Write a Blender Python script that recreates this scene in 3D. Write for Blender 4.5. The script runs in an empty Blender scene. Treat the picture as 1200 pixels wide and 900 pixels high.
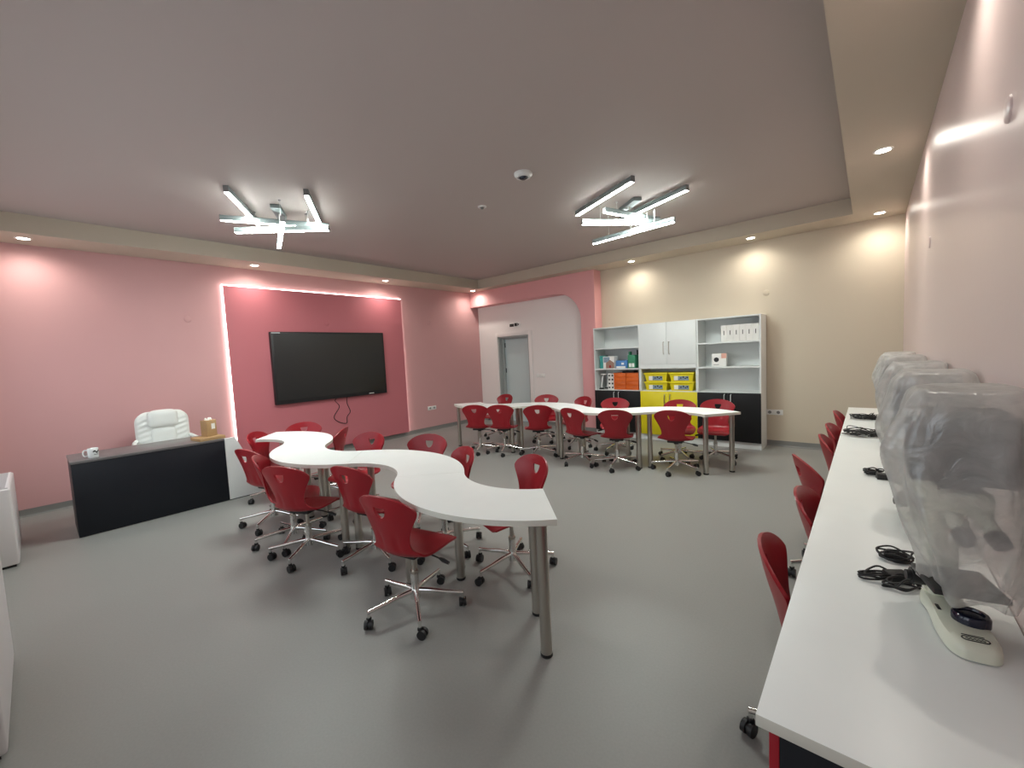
import bpy, bmesh, math, random
from mathutils import Vector, Matrix
random.seed(7)
R = math.radians
S = bpy.context.scene
COL = S.collection

# ------------------------------------------------------------------ camera
cam_d = bpy.data.cameras.new('camera'); cam = bpy.data.objects.new('camera', cam_d); COL.objects.link(cam)
cam_d.sensor_width = 36.0; cam_d.sensor_fit = 'HORIZONTAL'; cam_d.lens = 36.0 * 485.285 / 1200.0
cam_d.clip_start = 0.02; cam_d.clip_end = 60
CR = (0.7572278, 0.65131891, -0.04888493); CU = (-0.00883747, 0.08505487, 0.99633708); CF = (-0.65309108, 0.75402211, -0.07016193)
cam.matrix_world = Matrix(((CR[0], CU[0], -CF[0], 0), (CR[1], CU[1], -CF[1], 0), (CR[2], CU[2], -CF[2], 1.5719), (0, 0, 0, 1)))
S.camera = cam

# ------------------------------------------------------------------ light settings
S.view_settings.view_transform = 'Standard'; S.view_settings.look = 'None'
S.view_settings.exposure = 0.36; S.view_settings.gamma = 1.0; S.view_settings.use_curve_mapping = False
BAR_EMIT = 92.0          # pendant light bars
STRIP_EMIT = 5.5         # LED strip round the screen panel
DOWN_W = 28.0            # downlight spots, watts
WINDOW_W = 13.0          # dusk light of one window in the front wall
CORRIDOR_W = 16.0
w = bpy.data.worlds.new('world'); S.world = w; w.use_nodes = True
w.node_tree.nodes['Background'].inputs[0].default_value = (0.55, 0.65, 0.8, 1)
w.node_tree.nodes['Background'].inputs[1].default_value = 0.25

# ------------------------------------------------------------------ materials
def mat(name, col, rough=0.5, metal=0.0, bump=0.0, bscale=200.0, mottle=0.0, mscale=3.0, spec=0.5, emit=0.0, ecol=None, coat=0.0):
    m = bpy.data.materials.new(name); m.use_nodes = True
    nt = m.node_tree; b = nt.nodes['Principled BSDF']
    b.inputs['Base Color'].default_value = (*col, 1); b.inputs['Roughness'].default_value = rough
    b.inputs['Metallic'].default_value = metal; b.inputs['Specular IOR Level'].default_value = spec
    b.inputs['Coat Weight'].default_value = coat
    if emit: b.inputs['Emission Color'].default_value = (*(ecol or col), 1); b.inputs['Emission Strength'].default_value = emit
    tc = nt.nodes.new('ShaderNodeTexCoord')
    if mottle:
        n = nt.nodes.new('ShaderNodeTexNoise'); n.inputs['Scale'].default_value = mscale; n.inputs['Detail'].default_value = 5
        nt.links.new(tc.outputs['Object'], n.inputs['Vector'])
        r = nt.nodes.new('ShaderNodeMapRange'); r.inputs[1].default_value = 0.3; r.inputs[2].default_value = 0.7
        r.inputs[3].default_value = 1 - mottle; r.inputs[4].default_value = 1 + mottle
        nt.links.new(n.outputs['Fac'], r.inputs[0])
        x = nt.nodes.new('ShaderNodeVectorMath'); x.operation = 'SCALE'; x.inputs[0].default_value = col
        nt.links.new(r.outputs[0], x.inputs['Scale']); nt.links.new(x.outputs[0], b.inputs['Base Color'])
    if bump:
        n = nt.nodes.new('ShaderNodeTexNoise'); n.inputs['Scale'].default_value = bscale; n.inputs['Detail'].default_value = 3
        nt.links.new(tc.outputs['Object'], n.inputs['Vector'])
        bp = nt.nodes.new('ShaderNodeBump'); bp.inputs['Strength'].default_value = bump; bp.inputs['Distance'].default_value = 0.002
        nt.links.new(n.outputs['Fac'], bp.inputs['Height']); nt.links.new(bp.outputs[0], b.inputs['Normal'])
    return m
M = dict(
 floor=mat('grey_vinyl', (0.275, 0.274, 0.258), 0.42, bump=0.12, bscale=260, mottle=0.035, mscale=90, spec=0.35),
 pink=mat('pink_paint', (0.62, 0.348, 0.345), 0.6, bump=0.06, bscale=150, mottle=0.012, mscale=2),
 dpink=mat('deep_pink_paint', (0.54, 0.165, 0.19), 0.6, bump=0.06, bscale=150),
 arch=mat('coral_pink_paint', (0.76, 0.37, 0.37), 0.6, bump=0.06, bscale=150),
 palepink=mat('pale_pink_paint', (0.69, 0.55, 0.525), 0.32, bump=0.25, bscale=30, spec=0.4),
 beige=mat('beige_paint', (0.60, 0.525, 0.41), 0.6, bump=0.06, bscale=150),
 offwhite=mat('off_white_paint', (0.86, 0.82, 0.79), 0.6, bump=0.06, bscale=150),
 ceil=mat('ceiling_paint', (0.43, 0.37, 0.345), 0.7, bump=0.05, bscale=120),
 soffit=mat('soffit_paint', (0.52, 0.455, 0.365), 0.65, bump=0.05, bscale=120),
 base=mat('grey_cove', (0.20, 0.20, 0.19), 0.5, bump=0.08),
 white=mat('white_laminate', (0.89, 0.92, 0.90), 0.35, mottle=0.01, mscale=6),
 edge=mat('white_edge_band', (0.66, 0.65, 0.58), 0.45, bump=0.03),
 cabwhite=mat('cabinet_white', (0.75, 0.775, 0.76), 0.4, mottle=0.01),
 black=mat('black_laminate', (0.012, 0.012, 0.013), 0.5, spec=0.25, bump=0.04, bscale=80),
 dark=mat('charcoal_laminate', (0.010, 0.012, 0.017), 0.42, spec=0.3, bump=0.04, bscale=80),
 desktop=mat('charcoal_laminate_sheen', (0.13, 0.125, 0.125), 0.34, bump=0.03, bscale=80, spec=0.6),  # reflected sheen of the desk top put into a lighter base colour
 yellow=mat('yellow_laminate', (0.78, 0.66, 0.01), 0.4, mottle=0.01),
 red=mat('red_plastic', (0.30, 0.006, 0.014), 0.38, bump=0.05, bscale=400, mottle=0.02, mscale=12),
 redlam=mat('red_laminate', (0.33, 0.006, 0.018), 0.4, bump=0.02),
 chrome=mat('chrome', (0.80, 0.80, 0.78), 0.12, 1.0, bump=0.01),
 steel=mat('brushed_steel', (0.52, 0.49, 0.44), 0.28, 1.0, bump=0.03, bscale=300),
 blackp=mat('black_plastic', (0.012, 0.012, 0.013), 0.45, bump=0.05),
 screen=mat('dark_screen', (0.012, 0.014, 0.015), 0.28, bump=0.01, spec=0.6),
 alu=mat('painted_aluminium', (0.60, 0.65, 0.66), 0.4, 0.3, bump=0.02),
 bar=mat('grey_bar_housing', (0.20, 0.235, 0.235), 0.45, 0.2, bump=0.02),
 cap=mat('grey_end_cap', (0.20, 0.20, 0.20), 0.5, bump=0.02),
 wire=mat('steel_wire', (0.7, 0.7, 0.7), 0.3, 1.0, bump=0.01),
 ledbar=mat('lit_diffuser', (1, 1, 1), 0.5, emit=BAR_EMIT, ecol=(0.93, 1.0, 0.955), bump=0.01),
 led=mat('lit_led_strip', (1, 1, 1), 0.5, emit=STRIP_EMIT, ecol=(1.0, 0.93, 0.88), bump=0.01),
 lamp=mat('lit_downlight', (1, 1, 1), 0.5, emit=22, ecol=(1.0, 0.93, 0.80), bump=0.01),
 whitep=mat('white_plastic', (0.78, 0.78, 0.76), 0.4, bump=0.02),
 ceramic=mat('white_ceramic', (0.82, 0.85, 0.84), 0.18, mottle=0.01),
 leather=mat('white_leather', (0.78, 0.81, 0.78), 0.42, bump=0.25, bscale=250),
 kraft=mat('kraft_card', (0.42, 0.26, 0.12), 0.75, bump=0.1, mottle=0.04, mscale=30),
 paper=mat('white_paper', (0.85, 0.84, 0.80), 0.8, bump=0.05),
 metalwhite=mat('white_painted_metal', (0.66, 0.63, 0.63), 0.4, bump=0.05, bscale=120),
 grille=mat('dark_grille', (0.03, 0.03, 0.04), 0.6, bump=0.02),
 doorp=mat('bluish_lit_door', (0.56, 0.66, 0.66), 0.45, mottle=0.01),  # bluish light of the next room put into the leaf colour
 frameg=mat('grey_door_jamb', (0.42, 0.45, 0.44), 0.5, mottle=0.01),
 scope=mat('cream_microscope_paint', (0.70, 0.72, 0.60), 0.35, bump=0.04, bscale=300),
 scopegrey=mat('grey_housing', (0.05, 0.05, 0.05), 0.5, bump=0.04, bscale=200),
 lens=mat('blue_black_glass', (0.01, 0.013, 0.03), 0.12, mottle=0.02),
 orange=mat('orange_plastic', (0.70, 0.13, 0.012), 0.45, bump=0.03),
 teal=mat('teal_card', (0.05, 0.36, 0.33), 0.6, mottle=0.1, mscale=40),
 blue=mat('blue_card', (0.08, 0.24, 0.55), 0.55, mottle=0.06, mscale=30),
 green=mat('green_card', (0.04, 0.25, 0.13), 0.55, mottle=0.06, mscale=30),
 brown=mat('brown_card', (0.34, 0.20, 0.15), 0.6, mottle=0.1, mscale=60),
 greylabel=mat('grey_blue_print', (0.22, 0.30, 0.38), 0.6, mottle=0.3, mscale=70),
 salmon=mat('salmon_note', (0.80, 0.45, 0.36), 0.7, bump=0.02),
 ink=mat('black_ink', (0.015, 0.015, 0.015), 0.6, bump=0.02),
)
def cover_material():
    m = bpy.data.materials.new('frosted_plastic_film'); m.use_nodes = True; nt = m.node_tree; nt.nodes.clear()
    out = nt.nodes.new('ShaderNodeOutputMaterial')
    tr = nt.nodes.new('ShaderNodeBsdfTransparent'); tr.inputs[0].default_value = (0.93, 0.93, 0.92, 1)
    di = nt.nodes.new('ShaderNodeBsdfDiffuse'); di.inputs[0].default_value = (0.82, 0.82, 0.80, 1)
    tl = nt.nodes.new('ShaderNodeBsdfTranslucent'); tl.inputs[0].default_value = (0.82, 0.82, 0.80, 1)
    gl = nt.nodes.new('ShaderNodeBsdfGlossy'); gl.inputs[0].default_value = (0.9, 0.9, 0.9, 1); gl.inputs['Roughness'].default_value = 0.28
    tc = nt.nodes.new('ShaderNodeTexCoord'); n = nt.nodes.new('ShaderNodeTexNoise'); n.inputs['Scale'].default_value = 14; n.inputs['Detail'].default_value = 6
    n.inputs['Distortion'].default_value = 0.8
    nt.links.new(tc.outputs['Object'], n.inputs['Vector'])
    bp = nt.nodes.new('ShaderNodeBump'); bp.inputs['Strength'].default_value = 0.9; bp.inputs['Distance'].default_value = 0.01
    nt.links.new(n.outputs['Fac'], bp.inputs['Height'])
    for x in (di, tl, gl): nt.links.new(bp.outputs[0], x.inputs['Normal'])
    a = nt.nodes.new('ShaderNodeMixShader'); a.inputs[0].default_value = 0.5; nt.links.new(di.outputs[0], a.inputs[1]); nt.links.new(tl.outputs[0], a.inputs[2])
    c = nt.nodes.new('ShaderNodeMixShader'); c.inputs[0].default_value = 0.15; nt.links.new(a.outputs[0], c.inputs[1]); nt.links.new(gl.outputs[0], c.inputs[2])
    d = nt.nodes.new('ShaderNodeMixShader')
    mr = nt.nodes.new('ShaderNodeMapRange'); mr.inputs[1].default_value = 0.3; mr.inputs[2].default_value = 0.7; mr.inputs[3].default_value = 0.42; mr.inputs[4].default_value = 0.64
    nt.links.new(n.outputs['Fac'], mr.inputs[0]); nt.links.new(mr.outputs[0], d.inputs[0])
    nt.links.new(tr.outputs[0], d.inputs[1]); nt.links.new(c.outputs[0], d.inputs[2]); nt.links.new(d.outputs[0], out.inputs[0])
    return m
M['film'] = cover_material()

# ------------------------------------------------------------------ mesh helpers
def box(bm, x0, x1, y0, y1, z0, z1, bev=0.0, seg=2, rot=None, origin=None):
    v = bmesh.ops.create_cube(bm, size=1)['verts']
    mt = Matrix.Translation(((x0 + x1) / 2, (y0 + y1) / 2, (z0 + z1) / 2)) @ Matrix.Diagonal((x1 - x0, y1 - y0, z1 - z0, 1))
    bmesh.ops.transform(bm, matrix=mt, verts=v)
    if bev:
        es = list({e for q in v for e in q.link_edges})
        r = bmesh.ops.bevel(bm, geom=es, offset=bev, segments=seg, affect='EDGES', profile=0.5)
        v = list({q for f in r['faces'] for q in f.verts} | {q for q in v if q.is_valid})
    if rot is not None: bmesh.ops.transform(bm, matrix=rot, verts=v)
    return v
def cyl(bm, p0, p1, r0, r1=None, seg=16, caps=True):
    p0, p1 = Vector(p0), Vector(p1); r1 = r0 if r1 is None else r1; d = p1 - p0
    q = d.to_track_quat('Z', 'Y').to_matrix().to_4x4()
    bmesh.ops.create_cone(bm, cap_ends=caps, segments=seg, radius1=r0, radius2=r1, depth=d.length, matrix=Matrix.Translation((p0 + p1) / 2) @ q)
def lathe(bm, prof, seg=24, center=(0, 0, 0), axis=None):
    rings = []
    for r, z in prof:
        rings.append([bm.verts.new((center[0] + r * math.cos(2 * math.pi * i / seg), center[1] + r * math.sin(2 * math.pi * i / seg), center[2] + z)) for i in range(seg)] if r > 1e-6 else [bm.verts.new((center[0], center[1], center[2] + z))])
    for a, b in zip(rings, rings[1:]):
        for i in range(seg):
            j = (i + 1) % seg
            if len(a) == 1 and len(b) == 1: continue
            if len(a) == 1: bm.faces.new((a[0], b[j], b[i]))
            elif len(b) == 1: bm.faces.new((a[i], a[j], b[0]))
            else: bm.faces.new((a[i], a[j], b[j], b[i]))
def tube(bm, pts, r, seg=8, closed=False):
    pts = [Vector(p) for p in pts]; n = len(pts); rings = []; up = Vector((0, 0, 1))
    prev = None
    for i, p in enumerate(pts):
        a = pts[(i - 1) % n] if (closed or i > 0) else p; b = pts[(i + 1) % n] if (closed or i < n - 1) else p
        t = (b - a).normalized()
        x = t.cross(up) if prev is None else prev - t * prev.dot(t)
        if x.length < 1e-4: x = t.cross(Vector((1, 0, 0)))
        x.normalize(); prev = x; y = t.cross(x)
        rr = r[i] if isinstance(r, (list, tuple)) else r
        rings.append([bm.verts.new(p + x * rr * math.cos(2 * math.pi * k / seg) + y * rr * math.sin(2 * math.pi * k / seg)) for k in range(seg)])
    m = n if closed else n - 1
    for i in range(m):
        a, b = rings[i], rings[(i + 1) % n]
        for k in range(seg): bm.faces.new((a[k], a[(k + 1) % seg], b[(k + 1) % seg], b[k]))
    if not closed:
        bm.faces.new(rings[0][::-1]); bm.faces.new(rings[-1])
def prism(bm, poly, z0, z1, plane='xy'):
    def P(a, b, c): return (a, b, c) if plane == 'xy' else ((a, c, b) if plane == 'xz' else (c, a, b))
    lo = [bm.verts.new(P(x, y, z0)) for x, y in poly]; hi = [bm.verts.new(P(x, y, z1)) for x, y in poly]
    n = len(poly)
    for i in range(n): bm.faces.new((lo[i], lo[(i + 1) % n], hi[(i + 1) % n], hi[i]))
    bm.faces.new(hi); bm.faces.new(lo[::-1])
def grid(bm, rows, close_u=False):
    vs = [[bm.verts.new(p) for p in r] for r in rows]
    for a, b in zip(vs, vs[1:]):
        n = len(a)
        for i in range(n if close_u else n - 1):
            j = (i + 1) % n
            bm.faces.new((a[i], a[j], b[j], b[i]))
    return vs
def crom(pts, n):
    out = []
    P = [Vector(p) for p in pts]
    for i in range(len(P) - 1):
        a = P[i - 1] if i else P[0] * 2 - P[1]; b = P[i]; c = P[i + 1]; d = P[i + 2] if i + 2 < len(P) else P[-1] * 2 - P[-2]
        for k in range(n):
            t = k / n
            out.append(0.5 * ((2 * b) + (c - a) * t + (2 * a - 5 * b + 4 * c - d) * t * t + (3 * b - a - 3 * c + d) * t ** 3))
    out.append(P[-1]); return out
def obj(name, bm, m, parent=None, loc=None, rot=None, angle=35, smooth=True):
    bmesh.ops.recalc_face_normals(bm, faces=bm.faces)
    me = bpy.data.meshes.new(name); bm.to_mesh(me); bm.free()
    for mm in (m if isinstance(m, (list, tuple)) else [m]): me.materials.append(mm)
    if smooth:
        for p in me.polygons: p.use_smooth = True
        me.set_sharp_from_angle(angle=R(angle))
    o = bpy.data.objects.new(name, me); COL.objects.link(o)
    if parent: o.parent = parent
    if loc: o.location = loc
    if rot is not None: o.rotation_euler = rot
    return o
def B(): return bmesh.new()
def bx(*a, **k): bm = B(); box(bm, *a, **k); return bm
def tag(o, label, cat, group=None):
    o['label'] = label; o['category'] = cat
    if group: o['group'] = group
    return o
def thing(name, label, cat, loc=(0, 0, 0), rz=0.0, group=None):
    o = bpy.data.objects.new(name, None); COL.objects.link(o); o.location = loc; o.rotation_euler = (0, 0, rz); o.empty_display_size = 0.1
    return tag(o, label, cat, group)
def struct(name, bm, m, parent=None, **k):
    o = obj(name, bm, m, parent, **k)
    if not parent: o['kind'] = 'structure'
    return o
def kids(o): return [c for c in o.children]
def dup(root, loc, rz, label, group=None):
    r = root.copy(); COL.objects.link(r); r.location = loc; r.rotation_euler = (0, 0, rz); r['label'] = label
    if group: r['group'] = group
    for ch in kids(root):
        c = ch.copy(); COL.objects.link(c); c.parent = r
        for g in kids(ch):
            d = g.copy(); COL.objects.link(d); d.parent = c
    return r

# ------------------------------------------------------------------ the room
XL, XR, YB, YF = -7.284, 0.324, 7.272, -0.55
ZC, ZS = 3.2895, 3.0904
T = 0.15
YA = 7.013           # front face of the pink arch
struct('floor', bx(XL - T, XR + T, YF - T, YB + T, -0.1, 0), M['floor'])
struct('ceiling', bx(XL - T, XR + T, YF - T, YB + T, ZC, ZC + 0.1), M['ceil'])
struct('wall_left', bx(XL - T, XL, YF - T, YB + T, 0, ZC), M['pink'])
struct('wall_right', bx(XR, XR + T, YF - T, YB + T, 0, ZC), M['palepink'])
# back wall: beige on the right, off-white in the alcove with the door opening
DX0, DX1, DZ = -6.674, -5.745, 2.006
struct('wall_back', bx(-4.0, XR, YB, YB + 0.26, 0, ZC), M['beige'])
bm = B(); box(bm, XL, DX0, YB, YB + 0.26, 0, ZC); box(bm, DX1, -4.0, YB, YB + 0.26, 0, ZC); box(bm, DX0, DX1, YB, YB + 0.26, DZ, ZC)
struct('wall_alcove', bm, M['offwhite'])
# pink arch in front of the alcove
AX1, AOP, AZ, AR = -3.924, -4.235, 2.745, 0.56
poly = [(XL + 0.001, 3.0899), (XL + 0.001, AZ)]
for k in range(13):
    a = R(90 - 90 * k / 12); poly.append((AOP - AR + AR * math.cos(a), AZ - AR + AR * math.sin(a)))
poly += [(AOP, 0), (AX1, 0), (AX1, 3.0899)]
bm = B(); prism(bm, poly, YA, YB - 0.0005, 'xz'); struct('wall_arch', bm, M['arch'])
# front wall (behind the camera) with three windows above the fan coil units
WIN = [(-6.6, -4.9), (-4.4, -2.7), (-2.2, -0.5)]
bm = B(); box(bm, XL, XR, YF - T, YF, 0, 0.95); box(bm, XL, XR, YF - T, YF, 2.5, ZC)
xs = [XL] + [v for p in WIN for v in p] + [XR]
for a, b in zip(xs[::2], xs[1::2]): box(bm, a, b, YF - T, YF, 0.95, 2.5)
struct('wall_front', bm, M['offwhite'])
for i, (a, b) in enumerate(WIN):
    bm = B(); y0, y1 = YF - 0.10, YF - 0.05
    for q in ((a, a + 0.06, 0.95, 2.5), (b - 0.06, b, 0.95, 2.5), (a, b, 0.95, 1.01), (a, b, 2.44, 2.5), ((a + b) / 2 - 0.04, (a + b) / 2 + 0.04, 0.95, 2.5)): box(bm, q[0], q[1], y0, y1, q[2], q[3])
    f = struct('window_%d' % (i + 1), bm, M['whitep'])
    ld = bpy.data.lights.new('window_light', 'AREA'); ld.shape = 'RECTANGLE'; ld.size = 1.6; ld.size_y = 1.45; ld.energy = WINDOW_W; ld.color = (0.85, 0.93, 1.0)
    lo = bpy.data.objects.new('window_light', ld); COL.objects.link(lo); lo.location = ((a + b) / 2, YF - 0.13, 1.72); lo.rotation_euler = (R(90), 0, 0)
# dropped soffits
struct('trim_1', bx(XL, XL + 0.564, YF, YB, ZS, ZC), M['soffit'])
struct('trim_2', bx(XL + 0.564, XR - 0.495, YB - 0.5295, YB, ZS, ZC), M['soffit'])
struct('trim_3', bx(XR - 0.495, XR, YF, YB, ZS, ZC), M['soffit'])
# coved vinyl skirting
def skirting(name, a, b, nrm):
    bm = B(); a, b, n = Vector((*a, 0)), Vector((*b, 0)), Vector((*nrm, 0)); z = Vector((0, 0, 1))
    prof = [(0.0, 0.0), (0.03, 0.0), (0.018, 0.004), (0.010, 0.012), (0.006, 0.025), (0.004, 0.085), (0.0, 0.085)]
    grid(bm, [[p + n * u + z * v for u, v in prof] for p in (a, b)]); struct(name, bm, M['base'])
skirting('baseboard_left', (XL, YF), (XL, YB), (1, 0)); skirting('baseboard_back', (AX1, YB), (XR, YB), (0, -1))
skirting('baseboard_alcove', (XL, YB), (DX0 - 0.08, YB), (0, -1)); skirting('baseboard_recess', (DX1 + 0.1, YB), (AOP, YB), (0, -1))
skirting('baseboard_arch', (AOP, YA), (AX1, YA), (0, -1)); skirting('baseboard_right', (XR, YF), (XR, YB), (-1, 0))
# door casing, door and the room behind it
bm = B(); c0, c1 = 0.078, 0.10
for q in ((DX0 - c0, DX0, 0, DZ + 0.088), (DX1, DX1 + c1, 0, DZ + 0.088), (DX0, DX1, DZ, DZ + 0.088)): box(bm, q[0], q[1], YB - 0.018, YB, q[2], q[3], bev=0.004)
struct('trim_4', bm, M['offwhite'])
bm = B(); box(bm, DX0, DX0 + 0.03, YB + 0.001, YB + 0.17, 0, DZ); box(bm, DX1 - 0.03, DX1, YB + 0.001, YB + 0.17, 0, DZ); box(bm, DX0, DX1, YB + 0.001, YB + 0.17, DZ - 0.03, DZ)
box(bm, DX0 + 0.03, DX0 + 0.07, YB + 0.11, YB + 0.17, 0, DZ - 0.03); box(bm, DX0 + 0.07, DX1 - 0.03, YB + 0.11, YB + 0.17, DZ - 0.06, DZ - 0.03)
struct('trim_5', bm, M['frameg'])
door = struct('door_1', bx(DX0 + 0.075, DX1 - 0.032, YB + 0.17, YB + 0.21, 0.005, DZ - 0.03), M['doorp'])
for z in (0.35, 1.15, 1.75): obj('door_hinge', bx(DX0 + 0.058, DX0 + 0.085, YB + 0.155, YB + 0.172, z, z + 0.11, bev=0.004), M['blackp'], door)

# exit-direction plate above the door, switch, sockets, blanking covers
def on_back(x, z, w_, h_, name, label, cat, m=None, y=YB, d=0.012):
    t = thing(name, label, cat, (x, y, z)); obj('plate', bx(-w_ / 2, w_ / 2, -d, 0, -h_ / 2, h_ / 2, bev=0.003), m or M['whitep'], t); return t
t = on_back(-6.13, 2.247, 0.34, 0.115, 'door_sign', 'small white sign plate with dark symbols above the door frame', 'sign', M['paper'], d=0.008)
bm = B()
box(bm, -0.145, -0.02, -0.011, -0.0075, -0.035, 0.03); box(bm, 0.0, 0.075, -0.011, -0.0075, -0.03, 0.04); prism(bm, [(0.09, -0.03), (0.14, 0.005), (0.09, 0.04)], -0.011, -0.0075, 'xz')
obj('sign_symbols', bm, M['ink'], t)
t = on_back(-5.45, 1.09, 0.22, 0.08, 'light_switch', 'white triple light switch on the off-white wall right of the door', 'switch')
for k in (-0.07, 0, 0.07): obj('rocker', bx(k - 0.03, k + 0.03, -0.017, -0.011, -0.03, 0.03, bev=0.002), M['paper'], t)
def socket(name, label, loc, rz):
    t = thing(name, label, 'socket', loc, rz); obj('plate', bx(-0.115, 0.115, -0.012, 0, -0.04, 0.04, bev=0.004), M['whitep'], t)
    for k in (-0.055, 0.055):
        bm = B(); cyl(bm, (k, -0.0115, 0), (k, -0.016, 0), 0.023); obj('outlet', bm, M['cap'], t)
socket('wall_socket', 'white double wall socket low on the pink wall right of the screen panel', (XL, 5.68, 0.495), R(90))
socket('wall_socket', 'white double wall socket low on the beige wall right of the cabinets', (-1.085, YB, 0.514), 0)
def cover(label, loc, rot, m):
    bm = B(); lathe(bm, [(0, 0.008), (0.034, 0.008), (0.04, 0.005), (0.042, 0.0)], 24)
    o = obj('blanking_cover', bm, m, None, loc, rot); tag(o, label, 'wall cover')
cover('round blanking cover on the pink wall left of the lit panel', (XL, 1.503, 2.297), (0, R(90), 0), M['pink'])
cover('round blanking cover on the pink wall between lit panel and corner', (XL, 5.753, 2.36), (0, R(90), 0), M['pink'])
cover('round blanking cover on the deep pink panel above the screen', (-7.22, 3.455, 2.281), (0, R(90), 0), M['dpink'])
cover('round blanking cover on the beige wall above the cabinets', (-1.178, YB, 2.313), (R(90), 0, 0), M['beige'])
cover('round blanking cover high on the right wall nearest the camera', (XR, 2.058, 2.26), (0, R(-90), 0), M['palepink'])
cover('round blanking cover on the right wall farther from the camera', (XR, 4.304, 2.233), (0, R(-90), 0), M['palepink'])

# ------------------------------------------------------------------ screen panel with LED edge
PY0, PY1, PZ = 1.950, 5.012, 2.80
t = thing('feature_panel', 'raised deep pink wall panel edged with a lit LED strip behind the screen', 'wall panel', (XL, PY0, 0.086))
ox = Vector((XL, PY0, 0.086))
L_ = PY1 - PY0; H_ = PZ - 0.086
obj('panel_board', bx(0.034, 0.064, 0, L_, 0.0, H_), M['dpink'], t)
obj('panel_backing', bx(0.0005, 0.034, 0.03, L_ - 0.03, 0.0, H_ - 0.03), M['dpink'], t)
e = 0.017
for q in ((-e, 0.0, 0.0, H_ + e), (L_, L_ + e, 0.0, H_ + e), (0.0, L_, H_, H_ + e)):
    obj('led_strip', bx(0.018, 0.034, q[0], q[1], q[2], q[3]), M['led'], t)

# wall screen
t = thing('wall_screen', 'large black flat screen mounted on the deep pink panel', 'screen', (-7.219, 3.505, 0.955))
obj('screen_body', bx(0.0, 0.075, -1.003, 1.003, 0.0, 1.165, bev=0.006), M['blackp'], t)
obj('display', bx(0.07, 0.0765, -0.965, 0.965, 0.062, 1.135), M['screen'], t)
obj('brand_strip', bx(0.074, 0.077, 0.62, 0.72, 0.018, 0.032), M['paper'], t)
obj('sticker', bx(0.074, 0.0765, -0.99, -0.86, 1.142, 1.156), M['alu'], t)
bm = B(); tube(bm, crom([(0.03, 0.0, -0.0), (0.022, -0.02, -0.05), (0.016, 0.05, -0.16), (0.014, -0.06, -0.33), (0.016, 0.02, -0.43), (0.016, 0.16, -0.475), (0.018, 0.18, -0.36), (0.014, 0.25, -0.27), (0.02, 0.2, -0.12), (0.03, 0.2, 0.0)], 8), 0.006, 6)
obj('cable', bm, M['ink'], t)

# ------------------------------------------------------------------ downlights
def downlight(x, y, label):
    t = thing('downlight', label, 'downlight', (x, y, ZS), group='recessed downlights')
    bm = B(); lathe(bm, [(0.048, -0.0005), (0.05, -0.006), (0.062, -0.006), (0.066, -0.0005)], 28); obj('trim_ring', bm, M['whitep'], t)
    bm = B(); lathe(bm, [(0, -0.003), (0.047, -0.003), (0.0485, -0.0006)], 24); obj('lens', bm, M['lamp'], t)
    ld = bpy.data.lights.new('downlight_beam', 'SPOT'); ld.energy = DOWN_W; ld.spot_size = R(165); ld.spot_blend = 1.0; ld.shadow_soft_size = 0.045; ld.color = (1.0, 0.95, 0.86)
    lo = bpy.data.objects.new('downlight_beam', ld); COL.objects.link(lo); lo.location = (x, y, ZS - 0.012)
for y, s in ((0.067, 'leftmost lit downlight in the soffit above the fan coil corner'), (2.306, 'lit downlight in the left soffit above the left end of the lit panel'),
             (4.522, 'lit downlight in the left soffit above the right end of the lit panel'), (6.809, 'lit downlight in the far corner of the left soffit beside the pink arch')):
    downlight(-6.96, y, s)
for x, s in ((-3.15, 'lit downlight in the back soffit above the left cabinet'), (-1.32, 'lit downlight in the back soffit above the right end of the cabinets'), (0.08, 'lit downlight in the back right corner of the soffit')):
    downlight(x, 6.96, s)
downlight(0.07, 4.69, 'largest lit downlight, in the right soffit nearest the camera')
downlight(0.07, 2.42, 'lit downlight in the right soffit above the near microscopes, past the top of the photo')

# ------------------------------------------------------------------ pendant lights
def pendant(label, plate, bars):
    cx, cy, ang = plate
    t = thing('pendant_light', label, 'pendant light', (cx, cy, ZC), group='LED bar pendants')
    rm = Matrix.Rotation(ang, 4, 'Z')
    bm = B(); box(bm, -0.05, 0.05, -0.19, 0.19, -0.04, 0.0, bev=0.004); bmesh.ops.transform(bm, matrix=rm, verts=bm.verts); obj('ceiling_plate', bm, M['bar'], t)
    for i, (a, b, z) in enumerate(bars):
        a, b = Vector((a[0] - cx, a[1] - cy, z - ZC)), Vector((b[0] - cx, b[1] - cy, z - ZC)); d = (b - a); L = d.length
        an = math.atan2(d.y, d.x); mid = (a + b) / 2
        bar = obj('light_bar', bx(-L / 2 + 0.008, L / 2 - 0.008, -0.021, 0.021, 0.020, 0.075, bev=0.002), M['bar'], t, mid, (0, 0, an))
        obj('diffuser', bx(-L / 2 + 0.008, L / 2 - 0.008, -0.0195, 0.0195, 0.0175, 0.0225), M['ledbar'], bar)
        for s in (-1, 1): obj('end_cap', bx(min(s * (L / 2 - 0.008), s * L / 2), max(s * (L / 2 - 0.008), s * L / 2), -0.0225, 0.0225, 0.016, 0.077), M['cap'], bar)
        for s in (-0.28, 0.28):
            bm = B(); p = mid + d * s; cyl(bm, (p.x, p.y, p.z + 0.07), (p.x, p.y, 0.0), 0.0022, seg=6); cyl(bm, (p.x, p.y, -0.018), (p.x, p.y, 0), 0.010, seg=10)
            obj('suspension_wire', bm, M['wire'], t)
    bm = B()
    for a, b, z in bars[-2:]:
        mid = ((a[0] + b[0]) / 2 - cx, (a[1] + b[1]) / 2 - cy, z - ZC + 0.075)
        tube(bm, crom([(0, 0, -0.03), (mid[0] * 0.3, mid[1] * 0.3, mid[2] * 0.6), mid], 6), 0.004, 6)
    obj('power_lead', bm, M['whitep'], t)
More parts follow.
